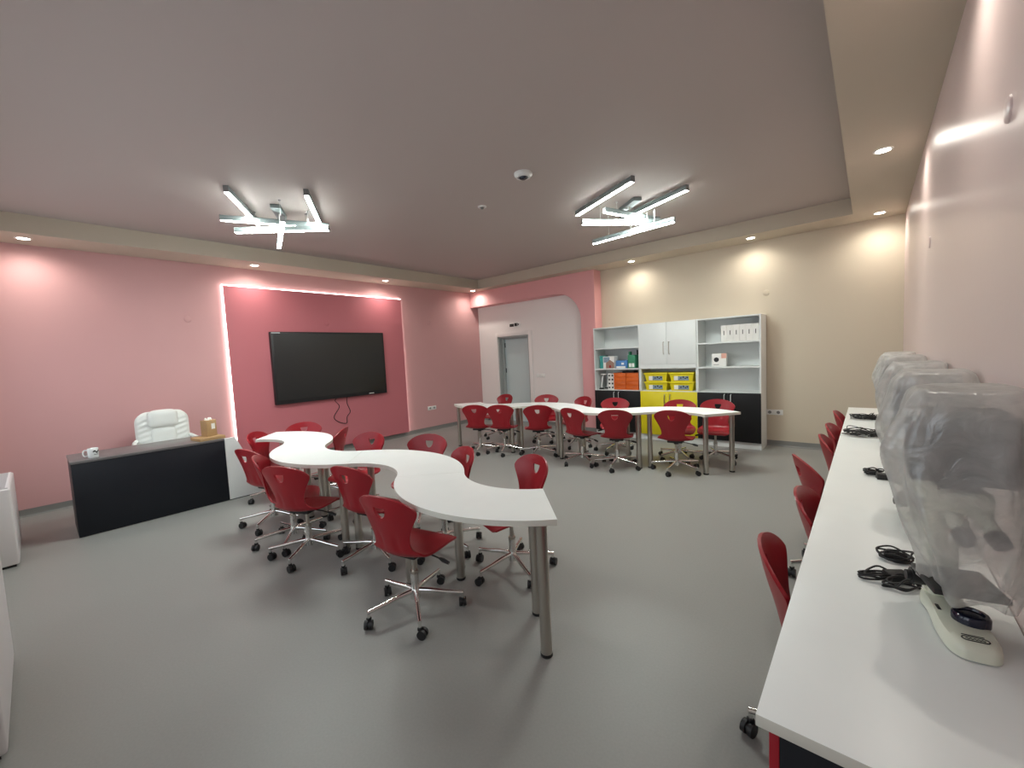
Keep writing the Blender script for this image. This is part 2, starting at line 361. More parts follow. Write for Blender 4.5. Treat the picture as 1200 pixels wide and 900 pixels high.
pendant('pendant of crossed lit LED bars hanging towards the left wall', (-4.955, 1.933, R(60)), [
    ((-4.53, 1.319), (-5.369, 1.858), 3.19), ((-4.14, 1.879), (-5.03, 2.436), 3.19), ((-5.214, 1.438), (-4.776, 2.404), 3.12),
    ((-5.337, 1.607), (-4.619, 2.323), 3.05), ((-4.417, 1.752), (-5.447, 2.09), 2.98)])
pendant('pendant of crossed lit LED bars hanging nearer the cabinets', (-2.16, 4.77, R(52.5)), [
    ((-2.699, 4.466), (-1.772, 4.008), 3.19), ((-1.464, 4.666), (-2.428, 5.082), 3.19), ((-2.307, 4.414), (-2.013, 5.279), 3.12),
    ((-2.592, 4.396), (-1.9, 5.186), 3.05), ((-2.808, 5.031), (-1.69, 4.918), 2.97)])
t = thing('ceiling_camera', 'white dome camera with a dark lens on the ceiling', 'camera', (-2.513, 3.212, ZC))
bm = B(); lathe(bm, [(0.085, 0), (0.085, -0.02), (0.07, -0.038), (0.05, -0.042)], 28); obj('housing', bm, M['whitep'], t)
bm = B(); lathe(bm, [(0.040, -0.040), (0.036, -0.050), (0.022, -0.058), (0, -0.061)], 24); obj('dome', bm, M['lens'], t)
t = thing('smoke_detector', 'small white detector head on the ceiling left of the dome camera', 'detector', (-3.391, 3.543, ZC))
bm = B(); lathe(bm, [(0.05, 0), (0.05, -0.008), (0.03, -0.014)], 24); obj('base_ring', bm, M['whitep'], t)
bm = B(); lathe(bm, [(0.018, -0.012), (0.015, -0.03), (0.0, -0.034)], 16); obj('sensor', bm, M['cap'], t)

# ------------------------------------------------------------------ wave tables
RI, RO, PHI = 0.497, 0.977, 0.778
TH = 0.03
def make_table():
    t = thing('wave_table', '', 'table')
    mid = (RI + RO) / 2; ph = PHI * 0.9985
    bm = B(); poly = []
    n = 28
    for k in range(n + 1): a = -ph + 2 * ph * k / n; poly.append((RO * math.sin(a), -RO * math.cos(a) + mid))
    for k in range(n + 1): a = ph - 2 * ph * k / n; poly.append((RI * math.sin(a), -RI * math.cos(a) + mid))
    prism(bm, poly, 0.75 - TH, 0.75)
    bmesh.ops.recalc_face_normals(bm, faces=bm.faces)
    for f in bm.faces: f.material_index = 0 if abs(f.normal.z) > 0.5 else 1
    obj('tabletop', bm, [M['white'], M['edge']], t, angle=30)
    for r_, da in ((RO - 0.065, 0.082), (RI + 0.068, 0.135)):
        for s in (-1, 1):
            a = s * (PHI - da); p = (r_ * math.sin(a), -r_ * math.cos(a) + mid)
            bm = B(); cyl(bm, (0, 0, 0.018), (0, 0, 0.717), 0.03, seg=24); cyl(bm, (0, 0, 0.712), (0, 0, 0.7199), 0.045, seg=24)
            lg = obj('leg', bm, M['steel'], t, (*p, 0))
            bm = B(); lathe(bm, [(0, 0.0), (0.029, 0.0), (0.032, 0.004), (0.032, 0.016), (0.0, 0.0185)], 24); obj('foot_cap', bm, M['blackp'], lg)
    return t
def chain(base, th, sgn, labels, group):
    d = Vector((-math.cos(th), -math.sin(th))); n = Vector((math.sin(th), -math.cos(th)))
    step = (RI + RO) * math.sin(PHI); off = (RI + RO) * math.cos(PHI)
    out = []
    for i, lab in enumerate(labels):
        c = Vector(base) + d * step * i + (n * off * sgn if i % 2 else Vector((0, 0)))
        s = sgn * (-1) ** i
        p = c + n * s * (RI + RO) / 2
        out.append(((p.x, p.y, 0), th + (0 if s > 0 else math.pi), lab, group))
    return out
places = chain((-1.853, 2.325), 0.008, 1, ['white curved table piece at the near end of the front wavy row',
        'second curved white table piece of the front wavy row, counted from the near end', 'third curved white table piece of the front wavy row, counted from the near end',
        'white curved table piece at the far end of the front wavy row, below the screen'], 'front wavy row of tables')
places += chain((-1.803, 4.794), 0.073, -1, ['white curved table piece at the right end of the back wavy row',
        'curved white table piece of the back wavy row standing before the left cabinet', 'curved white table piece of the back wavy row standing before the pale door and arch',
        'white curved table piece at the left end of the back wavy row'], 'back wavy row of tables')
tb = make_table()
for i, (p, rz, lab, g) in enumerate(places):
    if i == 0: tb.location = p; tb.rotation_euler = (0, 0, rz); tb['label'] = lab; tb['group'] = g
    else: dup(tb, p, rz, lab, g)
def move_leg(ti, r_old, s_, r_new, a_new):          # some legs of the front row stand farther in, clear of the chairs
    mid = (RI + RO) / 2; t = [o for o in COL.objects if o.get('label') == places[ti][2]][0]
    a_old = PHI - (0.082 if r_old > mid else 0.135)
    lg = min((c for c in t.children if c.name.startswith('leg')), key=lambda c: (c.location.x - s_ * r_old * math.sin(a_old)) ** 2 + (c.location.y - mid + r_old * math.cos(a_old)) ** 2)
    lg.location = (s_ * r_new * math.sin(a_new), -r_new * math.cos(a_new) + mid, 0)
OUT, INN = RO - 0.065, RI + 0.068
move_leg(1, INN, 1, 0.565, 0.72); move_leg(2, OUT, -1, 0.70, 0.68)
move_leg(3, INN, -1, 0.60, 0.56); move_leg(3, OUT, 1, 0.930, 0.686); move_leg(3, INN, 1, 0.565, 0.10)

# ------------------------------------------------------------------ red shell chairs
def make_chair():
    t = thing('swivel_chair', '', 'chair')
    #        y      z     half   curl
    ctrl = [(.222, .388, .150, -.004), (.216, .402, .178, -.003), (.190, .414, .196, .000), (.12, .420, .208, .006), (.02, .414, .212, .012), (-.07, .408, .208, .018), (-.130, .414, .196, .028),
            (-.165, .440, .170, .044), (-.182, .485, .138, .060), (-.196, .545, .142, .064), (-.212, .610, .172, .060), (-.232, .680, .214, .054), (-.246, .735, .219, .046), (-.254, .775, .219, .042), (-.262, .812, .219, .036)]
    pr = [(c[0], c[1], c[2]) for c in ctrl]; pc = [(c[3], 0, 0) for c in ctrl]
    n = 8
    P = crom(pr, n); Cc = [v.x for v in crom(pc, n)]
    NU = 56
    zt, z0 = 0.812, 0.69
    rows = []
    tops = []
    for i, p in enumerate(P):
        z = p.y
        hw = p.z
        if i > 80 and z > z0: hw = 0.219 * max(0.0, 1 - ((z - z0) / (zt - z0)) ** 2.2) ** 0.52
        tops.append(hw)
    # tangent / normal in the y-z plane
    def ev(fi, u, hw=None):
        i = min(max(fi, 0), len(P) - 1.0001); k = int(i); f = i - k
        p = P[k].lerp(P[k + 1], f); c = Cc[k] * (1 - f) + Cc[k + 1] * f
        h = tops[k] * (1 - f) + tops[k + 1] * f if hw is None else hw
        a = P[max(k - 1, 0)]; b = P[min(k + 2, len(P) - 1)]
        tv = Vector((b.x - a.x, b.y - a.y)).normalized(); nv = Vector((-tv.y, tv.x))
        if nv.y < -0.2: nv = -nv
        # normal towards the sitter: up on the seat, forward on the back
        nv = Vector((tv.y, -tv.x)); 
        x = u * h
        cu = c * (abs(x) / 0.20) ** 2.0
        s = i / (len(P) - 1)
        rib = 0.006 * math.exp(-((s - 0.60) / 0.08) ** 2) * (math.exp(-((abs(u) - 0.42) / 0.16) ** 2))
        return Vector((x, p.x + nv.x * (cu + rib), p.y + nv.y * (cu + rib)))
    bm = B()
    idx = [j for j in range(len(P))]
    us = [-1 + 2 * k / NU for k in range(NU + 1)]
    V = {}
    hz0, hz1, hw_ = 0.676, 0.742, 0.043     # D-shaped hand hole
    def zof(fi): k = int(min(fi, len(P) - 1.0001)); f = fi - k; return P[k].y * (1 - f) + P[k + 1].y * f
    def fi_of(z):
        for k in range(80, len(P) - 1):
            if P[k].y <= z <= P[k + 1].y: return k + (z - P[k].y) / (P[k + 1].y - P[k].y)
        return len(P) - 1
    def halfD(z): return hw_ * (max(0.0, 1 - ((hz1 - z) / (hz1 - hz0)) ** 2.2)) ** 0.5 if hz0 <= z <= hz1 else 0
    outline = []
    for k in range(25): 
        a = math.pi * k / 24; z = hz1 - (hz1 - hz0) * math.sin(a); outline.append((hw_ * math.cos(a) * (1.0), z))
    outline += [(-hw_ + 2 * hw_ * k / 12, hz1) for k in range(1, 12)]
    kill = set()
    for i in range(len(P) - 1):
        for k in range(NU):
            if i < 75: continue
            h = (tops[i] + tops[i + 1]) / 2; x = (us[k] + us[k + 1]) / 2 * h; z = (P[i].y + P[i + 1].y) / 2
            if hz0 < z < hz1 and abs(x) < halfD(z): kill.add((i, k))
    rim = set()
    for (i, k) in kill:
        for di in (0, 1):
            for dk in (0, 1):
                v = (i + di, k + dk)
                around = [(v[0] - a, v[1] - b) for a in (0, 1) for b in (0, 1)]
                if not all(q in kill for q in around): rim.add(v)
    for i in range(len(P)):
        for k in range(NU + 1):
            if (i, k) in rim:
                x = us[k] * tops[i]; z = P[i].y
                q = min(outline, key=lambda o: (o[0] - x) ** 2 + (o[1] - z) ** 2)
                fi = fi_of(q[1]); kk = int(min(fi, len(P) - 1.0001)); f = fi - kk; h = tops[kk] * (1 - f) + tops[min(kk + 1, len(P) - 1)] * f
                V[i, k] = bm.verts.new(ev(fi, q[0] / max(h, 1e-4)))
            else: V[i, k] = bm.verts.new(ev(i, us[k]))
    for i in range(len(P) - 1):
        for k in range(NU):
            if (i, k) in kill: continue
            try: bm.faces.new((V[i, k], V[i, k + 1], V[i + 1, k + 1], V[i + 1, k]))
            except ValueError: pass
    bmesh.ops.delete(bm, geom=[v for v in bm.verts if not v.link_faces], context='VERTS')
    bmesh.ops.remove_doubles(bm, verts=bm.verts, dist=0.0015)
    bmesh.ops.recalc_face_normals(bm, faces=bm.faces)
    sh = obj('seat_shell', bm, M['red'], t, angle=70)
    sm = sh.modifiers.new('thickness', 'SOLIDIFY'); sm.thickness = 0.013; sm.offset = 0; sm.use_rim = True
    bv = sh.modifiers.new('round_edge', 'BEVEL'); bv.width = 0.0045; bv.segments = 2; bv.limit_method = 'ANGLE'; bv.angle_limit = R(50)
    bm = B(); box(bm, -0.09, 0.09, -0.09, 0.09, 0.372, 0.400, bev=0.006); cyl(bm, (0, 0, 0.345), (0, 0, 0.375), 0.03)
    obj('mechanism', bm, M['blackp'], t)
    bm = B(); cyl(bm, (0, 0, 0.25), (0, 0, 0.36), 0.0145, seg=20); cyl(bm, (0, 0, 0.235), (0, 0, 0.252), 0.027, seg=20)
    obj('gas_lift', bm, M['steel'], t)
    bm = B(); tube(bm, [(0.03, 0.02, 0.368), (0.12, 0.03, 0.362), (0.20, 0.035, 0.345)], 0.005); tube(bm, [(0.185, 0.034, 0.349), (0.21, 0.035, 0.342), (0.25, 0.037, 0.330)], [0.008, 0.014, 0.010], 10)
    obj('height_lever', bm, M['blackp'], t)
    bm = B(); cyl(bm, (0, 0, 0.085), (0, 0, 0.24), 0.025, seg=24); cyl(bm, (0, 0, 0.075), (0, 0, 0.135), 0.033, 0.030, seg=24)
    st = obj('star_base', bm, M['chrome'], t)
    for k in range(5):
        a = R(72 * k + 18); c, s = math.cos(a), math.sin(a)
        bm = B(); rr = [(0.02, .122), (0.10, .117), (0.20, .104), (0.302, .094)]
        tube(bm, crom([(c * x, s * x, z) for x, z in rr], 4), [0.0165 - 0.0045 * q / 12 for q in range(13)], 12)
        cyl(bm, (c * 0.295, s * 0.295, 0.062), (c * 0.295, s * 0.295, 0.100), 0.0095, seg=12)
        obj('arm', bm, M['chrome'], st)
        bm = B(); ca = a + R(random.choice((60, -70, 100, 150, -130))); cx, cy = c * 0.295 + 0.014 * math.cos(ca), s * 0.295 + 0.014 * math.sin(ca)
        ax = Vector((-math.sin(ca), math.cos(ca), 0))
        for q in (-0.014, 0.014):
            o = Vector((cx, cy, 0.027)) + ax * q
            cyl(bm, o - ax * 0.0085, o + ax * 0.0085, 0.0268, seg=20)
        o = Vector((cx, cy, 0.027)); cyl(bm, o - ax * 0.008, o + ax * 0.008, 0.018, seg=14)
        box(bm, c * 0.295 - 0.012, c * 0.295 + 0.012, s * 0.295 - 0.012, s * 0.295 + 0.012, 0.044, 0.064, bev=0.004)
        obj('caster', bm, M['blackp'], st)
    return t
chairs = [
 # x, y, yaw, base twist, label, group
 ('E', -2.161, 1.466, 12.0, 10.0, 'red shell swivel chair nearest the camera at the front wavy row, seen from behind', 0),
 ('D', -3.002, 1.692, 12.1, 30.7, 'red swivel chair next behind the nearest one, pushed into the front table curve', 0),
 ('C', -3.530, 1.395, 25.0, 50.0, 'red swivel chair seen from behind, third along the near side of the front row', 0),
 ('B', -3.900, 1.420, -26.0, 44.0, 'red swivel chair in profile, half hidden behind the third chair of the front row', 0),
 ('A', -4.530, 1.480, 14.0, 64.0, 'red swivel chair nearest the charcoal desk, before its white end', 0),
 ('F', -5.334, 1.824, -45.9, -3.3, 'red chair in profile at the far end of the front row by the lit strip', 0),
 ('G', -5.511, 2.208, 243.0, 14.7, 'red swivel chair behind the far end of the front row, seen from the front', 0),
 ('H', -4.886, 2.198, 135.3, 8.8, 'red swivel chair turned sideways behind the front row, below the hanging screen cable', 0),
 ('I', -4.020, 2.120, 196.0, 40.0, 'red swivel chair facing the camera beside the sideways chair, below the screen', 0),
 ('J', -3.280, 2.360, 205.0, 22.0, 'red swivel chair facing the camera, behind the middle of the front row', 0),
 ('K', -2.660, 2.130, 160.0, 33.0, 'red swivel chair mostly hidden by the table, in the back curve of the front row', 0),
 ('L', -1.970, 2.190, 160.0, 12.0, 'red swivel chair behind the near end of the front row, nearest the back row', 0),
 ('P1', -4.867, 4.749, 27.3, -28.6, 'leftmost red swivel chair on the near side of the back row', 1),
 ('P2', -4.453, 4.894, 26.7, 42.1, 'second red swivel chair from the left on the near side of the back row', 1),
 ('P3', -3.880, 5.051, 37.6, 15.6, 'third red swivel chair from the left on the near side of the back row', 1),
 ('P4', -3.063, 4.991, -10.6, 26.3, 'fourth red swivel chair from left on near side of the back row, turned right', 1),
 ('P5', -2.554, 5.038, 22.2, 24.2, 'fifth red swivel chair from the left on the near side, before the left cabinet', 1),
 ('P6', -1.847, 5.254, 7.2, 27.2, 'rightmost red swivel chair on the near side of the back row, before the yellow doors', 1),
 ('Q1', -5.410, 5.800, 174.0, 5.0, 'red swivel chair behind the back row at its left end, before the pale door', 1),
 ('Q2', -4.380, 5.970, 215.0, 15.0, 'red swivel chair behind the back row, right of the door below the light switch', 1),
 ('Q3', -3.720, 5.850, 160.0, 35.0, 'red swivel chair behind the back row, small and half hidden before the pink arch pillar', 1),
 ('Q4', -2.970, 5.800, 203.0, 48.0, 'red swivel chair behind the back row before the left black cabinet doors', 1),
 ('Q5', -2.006, 5.839, 195.5, 24.2, 'red swivel chair behind the back row before the yellow cabinet doors', 1),
 ('Q6', -1.580, 6.000, 186.0, 56.0, 'red swivel chair behind the right end of the back row before the right black doors', 1),
 ('b1', -0.060, 1.827, -81.2, 37.2, 'red swivel chair tucked under the white bench nearest the camera', 2),
 ('b2', -0.023, 2.532, -89.6, 7.9, 'second red swivel chair along the white bench from the camera', 2),
 ('b3', -0.124, 3.362, -68.1, 43.0, 'third red swivel chair along the white bench, pulled out farthest', 2),
 ('b4', -0.041, 4.102, -86.3, 15.3, 'fourth red swivel chair along the white bench from the camera', 2),
 ('b5', -0.030, 4.658, -93.3, 39.3, 'fifth red swivel chair along the white bench from the camera', 2),
 ('b6', -0.023, 5.545, -89.9, 67.7, 'farthest red swivel chair along the white bench, near the beige wall', 2),
]
GR = ['chairs round the front wavy row', 'chairs round the back wavy row', 'chairs along the bench']
ch0 = make_chair()
for i, (k, x, y, yaw, tw, lab, g) in enumerate(chairs):
    if i == 0: c = ch0; c.location = (x, y, 0); c.rotation_euler = (0, 0, R(yaw)); c['label'] = lab; c['group'] = GR[g]
    else: c = dup(ch0, (x, y, 0), R(yaw), lab, GR[g])
    for q in c.children:
        if q.name.startswith('star_base'): q.rotation_euler = (0, 0, R(tw))

# ------------------------------------------------------------------ teacher's desk
t = thing('teacher_desk', "long charcoal teacher's desk with a closed front and white end before the pink wall", 'desk', (-5.79, 0.17, 0))
Ld = 1.255
obj('front_panel', bx(-0.022, 0.0, 0.0, Ld, 0.005, 0.725, bev=0.001), M['dark'], t)
obj('desktop', bx(-0.60, 0.004, -0.004, Ld, 0.725, 0.75, bev=0.002), M['desktop'], t)
obj('side_panel', bx(-0.58, -0.022, 0.0, 0.022, 0.005, 0.725, bev=0.001), M['dark'], t)
bm = B(); prism(bm, [(Ld + 0.001, 0.012), (Ld + 0.34, 0.012), (Ld + 0.30, 0.30), (Ld + 0.11, 0.748), (Ld + 0.001, 0.748)], -0.022, 0.012, 'yz'); obj('white_end_panel', bm, M['cabwhite'], t)
obj('white_pedestal', bx(-0.58, -0.022, Ld - 0.42, Ld - 0.002, 0.012, 0.7245, bev=0.001), M['cabwhite'], t)
obj('plinth', bx(-0.50, -0.004, Ld, Ld + 0.335, 0.0, 0.0118), M['blackp'], t)
# mug
t = thing('mug', 'white mug with a dark mark standing on the left end of the desk', 'mug', (-5.90, 0.337, 0.75), R(-95))
bm = B(); lathe(bm, [(0, 0), (0.036, 0), (0.04, 0.006), (0.0415, 0.09), (0.040, 0.094), (0.037, 0.09), (0.036, 0.01), (0, 0.008)], 32); obj('cup', bm, M['ceramic'], t)
bm = B(); tube(bm, crom([(0.040, 0, 0.075), (0.062, 0, 0.078), (0.072, 0, 0.05), (0.062, 0, 0.022), (0.040, 0, 0.022)], 6), 0.006, 10); obj('handle', bm, M['ceramic'], t)
bm = B()
for k in range(9):
    a = R(95 + k * 8); h = 0.062 + 0.008 * math.sin(k); box(bm, -0.0015, 0.0015, -0.004, 0.004, h - 0.005 - 0.002 * (k % 3), h + 0.006, rot=Matrix.Rotation(a, 4, 'Z') @ Matrix.Translation((0.0415, 0, 0)))
for k in range(5):
    a = R(105 + k * 8); box(bm, -0.0015, 0.0015, -0.004, 0.004, 0.032, 0.036, rot=Matrix.Rotation(a, 4, 'Z') @ Matrix.Translation((0.0415, 0, 0)))
obj('printed_mark', bm, M['ink'], t)
# kraft boxes
bm = B(); box(bm, -0.13, 0.13, -0.13, 0.13, 0, 0.034, bev=0.002); o = obj('flat_box', bm, M['kraft'], None, (-5.945, 1.305, 0.7501), (0, 0, R(8))); tag(o, 'flat kraft cardboard box lying on the right end of the desk', 'box')
t = thing('kraft_box', 'upright kraft cardboard box standing on the flat box on the desk', 'box', (-5.965, 1.325, 0.7846), R(18))
obj('carton', bx(-0.06, 0.06, -0.055, 0.055, 0, 0.19, bev=0.002), M['kraft'], t)
obj('label_sticker', bx(0.0595, 0.0612, -0.005, 0.035, 0.085, 0.15), M['paper'], t)
bm = B()
for k in range(5):
    a = random.random() * 6.28; p = [(0.03 * math.cos(a + q), 0.03 * math.sin(a + q), 0.191 + 0.02 * (q % 2 > 0.5)) for q in (0, 1.2, 2.6)]
    tube(bm, crom([(0, 0, 0.19)] + p[:2], 4), [0.010] * 9, 6)
obj('tissue', bm, M['paper'], t)
# white leather chair behind the desk
t = thing('office_chair', 'white padded leather office chair behind the charcoal desk', 'chair', (-6.875, 1.052, 0), R(-90 - 2))
bm = B()
def pad(bm, cx, cz, hw, hz, y, d, wrinkle=0.0, n=24, m=20, ex=7.0, top=0.0):
    rows = []
    for s in (1, -1):
        for j in range(m + 1):
            rows.append([])
    G = {}
    for s in (1, -1):
        g = []
        for j in range(m + 1):
            v = -1 + 2 * j / m; row = []
            for i in range(n + 1):
                u = -1 + 2 * i / n
                # squircle mapping
                x = u * math.sqrt(max(0, 1 - 0.30 * abs(v) ** ex)); z = v * math.sqrt(max(0, 1 - 0.30 * abs(u) ** ex))
                f = max(0.0, (1 - abs(u) ** 4) * (1 - abs(v) ** 4)) ** 0.5
                w_ = wrinkle * math.sin(v * 26 + u * abs(u) * 6) * min(1, max(0, (abs(u) - 0.35) * 4)) * f if s > 0 else 0
                row.append((cx + x * hw, y + s * (d * f) + w_, cz + z * hz + top * (1 - u * u)))
            g.append(row)
        grid(bm, g)
    bmesh.ops.remove_doubles(bm, verts=bm.verts, dist=0.0004)
pad(bm, 0, 0.80, 0.272, 0.275, -0.06, 0.06, wrinkle=0.007, n=40, m=40)
obj('backrest', bm, M['leather'], t)
bm = B(); pad(bm, 0, 0.975, 0.155, 0.112, 0.0, 0.045, top=0.006); obj('headrest_cushion', bm, M['leather'], t)
bm = B(); pad(bm, 0, 0.74, 0.135, 0.125, -0.01, 0.03); obj('lumbar_cushion', bm, M['leather'], t)
bm = B(); box(bm, -0.26, 0.26, -0.05, 0.46, 0.43, 0.54, bev=0.045, seg=4); obj('seat', bm, M['leather'], t)
for s in (-1, 1):
    bm = B(); tube(bm, crom([(s * 0.27, -0.04, 0.72), (s * 0.30, 0.05, 0.70), (s * 0.30, 0.28, 0.69), (s * 0.28, 0.36, 0.60), (s * 0.25, 0.22, 0.46)], 6), 0.022, 10); obj('armrest', bm, M['leather'], t)
bm = B(); cyl(bm, (0, 0.18, 0.10), (0, 0.18, 0.43), 0.028); 
for k in range(5):
    a = R(72 * k); tube(bm, [(0, 0.18, 0.11), (0.30 * math.cos(a), 0.18 + 0.30 * math.sin(a), 0.075)], [0.024, 0.016], 10); cyl(bm, (0.30 * math.cos(a), 0.18 + 0.30 * math.sin(a) - 0.02, 0.03), (0.30 * math.cos(a), 0.18 + 0.30 * math.sin(a) + 0.02, 0.03), 0.03)
obj('wheeled_base', bm, M['blackp'], t)

# ------------------------------------------------------------------ fan coil units under the windows
def fan_coil(x0, x1, label):
    t = thing('fan_coil_unit', label, 'heater', (x1, -0.197, 0), 0, 'fan coil units along the window wall'); L = x1 - x0; D = 0.26; H = 0.665
    bm = B(); box(bm, -L, 0, -D, 0, 0.02, H, bev=0.012, seg=3); obj('casing', bm, M['metalwhite'], t)
    gr = obj('grille_recess', bx(-L + 0.035, -0.035, -D + 0.016, -0.016, H - 0.002, H + 0.0015), M['grille'], t)
    bm = B()
    nx = int((L - 0.07) / 0.035)
    for k in range(nx + 1): x = -L + 0.035 + (L - 0.07) * k / nx; box(bm, x - 0.006, x + 0.006, -D + 0.016, -0.016, H + 0.0005, H + 0.007)
    for y in (-D + 0.016, -D / 2 - 0.03, -D / 2 + 0.03, -0.020): box(bm, -L + 0.029, -0.029, y - 0.008, y + 0.008, H + 0.0005, H + 0.008)
    obj('top_grille', bm, M['metalwhite'], t)
    obj('plinth', bx(-L + 0.02, -0.02, -D + 0.01, -0.02, 0.0, 0.02), M['blackp'], t)
    obj('control_label', bx(-0.0005, 0.0015, -0.13, -0.09, 0.28, 0.31), M['paper'], t)
fan_coil(-6.36, -5.41, 'white fan coil unit on the left edge, the farther one, showing its top grille')
fan_coil(-3.64, -2.70, 'white fan coil unit cut by the left edge of the picture, the nearer one')

# ------------------------------------------------------------------ cabinets on the back wall
CY0, CY1, CH = 6.857, 7.268, 1.985
XS = [-3.887, -3.001, -2.061, -1.180]
def carcass(t, L, shelves, niche0, doorm, plinth=0.10):
    bm = B()
    box(bm, 0, 0.02, 0.0, 0.405, 0, CH); box(bm, L - 0.02, L, 0.0, 0.405, 0, CH); box(bm, 0.02, L - 0.02, 0.0, 0.405, CH - 0.02, CH); box(bm, 0.02, L - 0.02, 0.395, 0.405, 0, CH - 0.02)
    box(bm, 0.02, L - 0.02, 0.012, 0.395, niche0 - 0.02, niche0); box(bm, 0.02, L - 0.02, 0.012, 0.03, 0, plinth)
    obj('carcass', bm, M['cabwhite'], t, smooth=False)
    for z in shelves: obj('shelf', bx(0.0203, L - 0.0203, 0.004, 0.394, z - 0.022, z), M['cabwhite'], t)
def door_pair(t, L, z0, z1, m, hz0, hz1, x0=0.003, hm=None):
    for s in (0, 1):
        a = x0 if s == 0 else L / 2 + 0.0015; b = L / 2 - 0.0015 if s == 0 else L - x0
        d = obj('door', bx(a, b, -0.018, -0.0005, z0, z1, bev=0.0012), m, t)
        hx = L / 2 + (-0.045 if s == 0 else 0.045)
        bm = B(); tube(bm, crom([(hx, -0.018, hz0), (hx, -0.042, hz0 + 0.012), (hx, -0.046, (hz0 + hz1) / 2), (hx, -0.042, hz1 - 0.012), (hx, -0.018, hz1)], 5), 0.0065, 8)
        obj('handle', bm, hm or M['steel'], d)
ct = []
for i, (a, b, lab) in enumerate(zip(XS, XS[1:], ['left white shelf cabinet with black lower doors, holding boxes and orange bins', 'middle white cabinet with white upper doors and yellow lower doors', 'right white shelf cabinet with black lower doors and mostly empty shelves'])):
    t = thing('cabinet', lab, 'cabinet', (a + 0.0006, CY0, 0), 0, 'cabinets along the back wall'); ct.append(t); L = b - a - 0.0012
    if i != 1:
        carcass(t, L, [1.236, 1.612], 0.850, M['black']); door_pair(t, L, 0.102, 0.838, M['black'], 0.66, 0.815, hm=M['alu'])
    else:
        carcass(t, L, [1.29], 0.850, M['yellow']); obj('fascia', bx(0.003, L - 0.003, -0.018, -0.0005, 1.222, 1.288), M['cabwhite'], t)
        door_pair(t, L, 0.102, 0.838, M['yellow'], 0.60, 0.79); door_pair(t, L, 1.291, CH - 0.003, M['cabwhite'], 1.46, 1.66)
Y0 = 6.872
def carton(name, label, cat, x0, x1, z0, h, m, depth=0.16, y=Y0 + 0.03, rz=0, group=None, bits=()):
    t = thing(name, label, cat, ((x0 + x1) / 2, y + depth / 2, z0), rz, group); w2 = (x1 - x0) / 2
    obj('carton', bx(-w2, w2, -depth / 2, depth / 2, 0, h, bev=0.002), m, t)
    for nm, a, b, c, d, mm in bits: obj(nm, bx(a, b, -depth / 2 - 0.0015, -depth / 2 + 0.001, c, d), mm, t)
    return t
z = 1.2362
carton('kit_box', 'teal boxed kit on the left cabinet middle shelf', 'box', -3.82, -3.73, z, 0.235, M['teal'], y=6.95)
t = carton('kit_box', 'white boxed kit with a brown house picture on the left cabinet middle shelf', 'box', -3.725, -3.50, z, 0.22, M['paper'], y=6.90, bits=(('printed_scene', -0.10, 0.02, 0.11, 0.21, M['greylabel']),))
bm = B(); prism(bm, [(-0.055, 0.004), (0.108, 0.004), (0.108, 0.10), (0.028, 0.155), (-0.055, 0.10)], -0.0835, -0.079, 'xz'); obj('house_picture', bm, M['brown'], t)
obj('house_door', bx(0.01, 0.045, -0.085, -0.083, 0.01, 0.06), M['red'], t)
t = carton('kit_box', 'blue box with a white lower band on the left cabinet middle shelf', 'box', -3.465, -3.255, z, 0.14, M['blue'], y=6.89, bits=(('white_band', -0.10, 0.075, 0.004, 0.038, M['paper']), ('printed_mark', 0.0, 0.05, 0.065, 0.10, M['paper'])))
t = carton('kit_box', 'dark green box with white print on the left cabinet middle shelf', 'box', -3.235, -3.10, z, 0.23, M['green'], y=6.89, bits=(('printed_block', -0.05, -0.005, 0.02, 0.085, M['paper']), ('printed_block', 0.005, 0.05, 0.02, 0.085, M['paper'])))
obj('carry_handle', bx(-0.065, -0.045, -0.05, 0.05, 0.23, 0.29, bev=0.003), M['green'], t)
t = carton('kit_box', 'tall black box at the right end of the left cabinet middle shelf', 'box', -3.15, -3.028, z, 0.315, M['black'], y=7.07, depth=0.14)
obj('printed_block', bx(0.025, 0.055, -0.0715, -0.069, 0.02, 0.10), M['paper'], t)
z = 0.8502
def gadget(x, y, label, lean):
    t = thing('desk_lamp', label, 'lamp', (x, y, z), 0, 'white lamps on the left cabinet bottom shelf')
    bm = B(); lathe(bm, [(0, 0), (0.05, 0), (0.052, 0.008), (0.03, 0.022), (0.0, 0.026)], 24); obj('base', bm, M['blackp'], t)
    bm = B(); tube(bm, crom([(0, 0, 0.02), (lean * 0.4, 0, 0.12), (lean, 0, 0.22), (lean + 0.03, -0.02, 0.275)], 6), 0.013, 10); obj('stem', bm, M['whitep'], t)
    bm = B(); box(bm, lean - 0.01, lean + 0.08, -0.05, 0.02, 0.27, 0.29, bev=0.006); obj('head', bm, M['whitep'], t)
gadget(-3.80, 6.95, 'white desk lamp with a black foot at the left of the bottom shelf', 0.03)
gadget(-3.745, 7.06, 'white desk lamp leaning beside the first one on the bottom shelf', 0.05)
for c, (xa, xb) in enumerate(((-3.655, -3.605), (-3.60, -3.535))):
    for k in range(4):
        pos = ['lowest', 'second lowest', 'second highest', 'topmost'][k]
        carton('small_box', '%s small white box of the %s stack left of the orange bins' % (pos, ['left', 'right'][c]), 'box', xa, xb, z + 0.0725 * k, 0.072, M['paper'], depth=0.12, y=6.93, group='small white boxes left of the orange bins',
               bits=(('printed_block', -0.012, 0.02, 0.02, 0.05, M['ink']),))
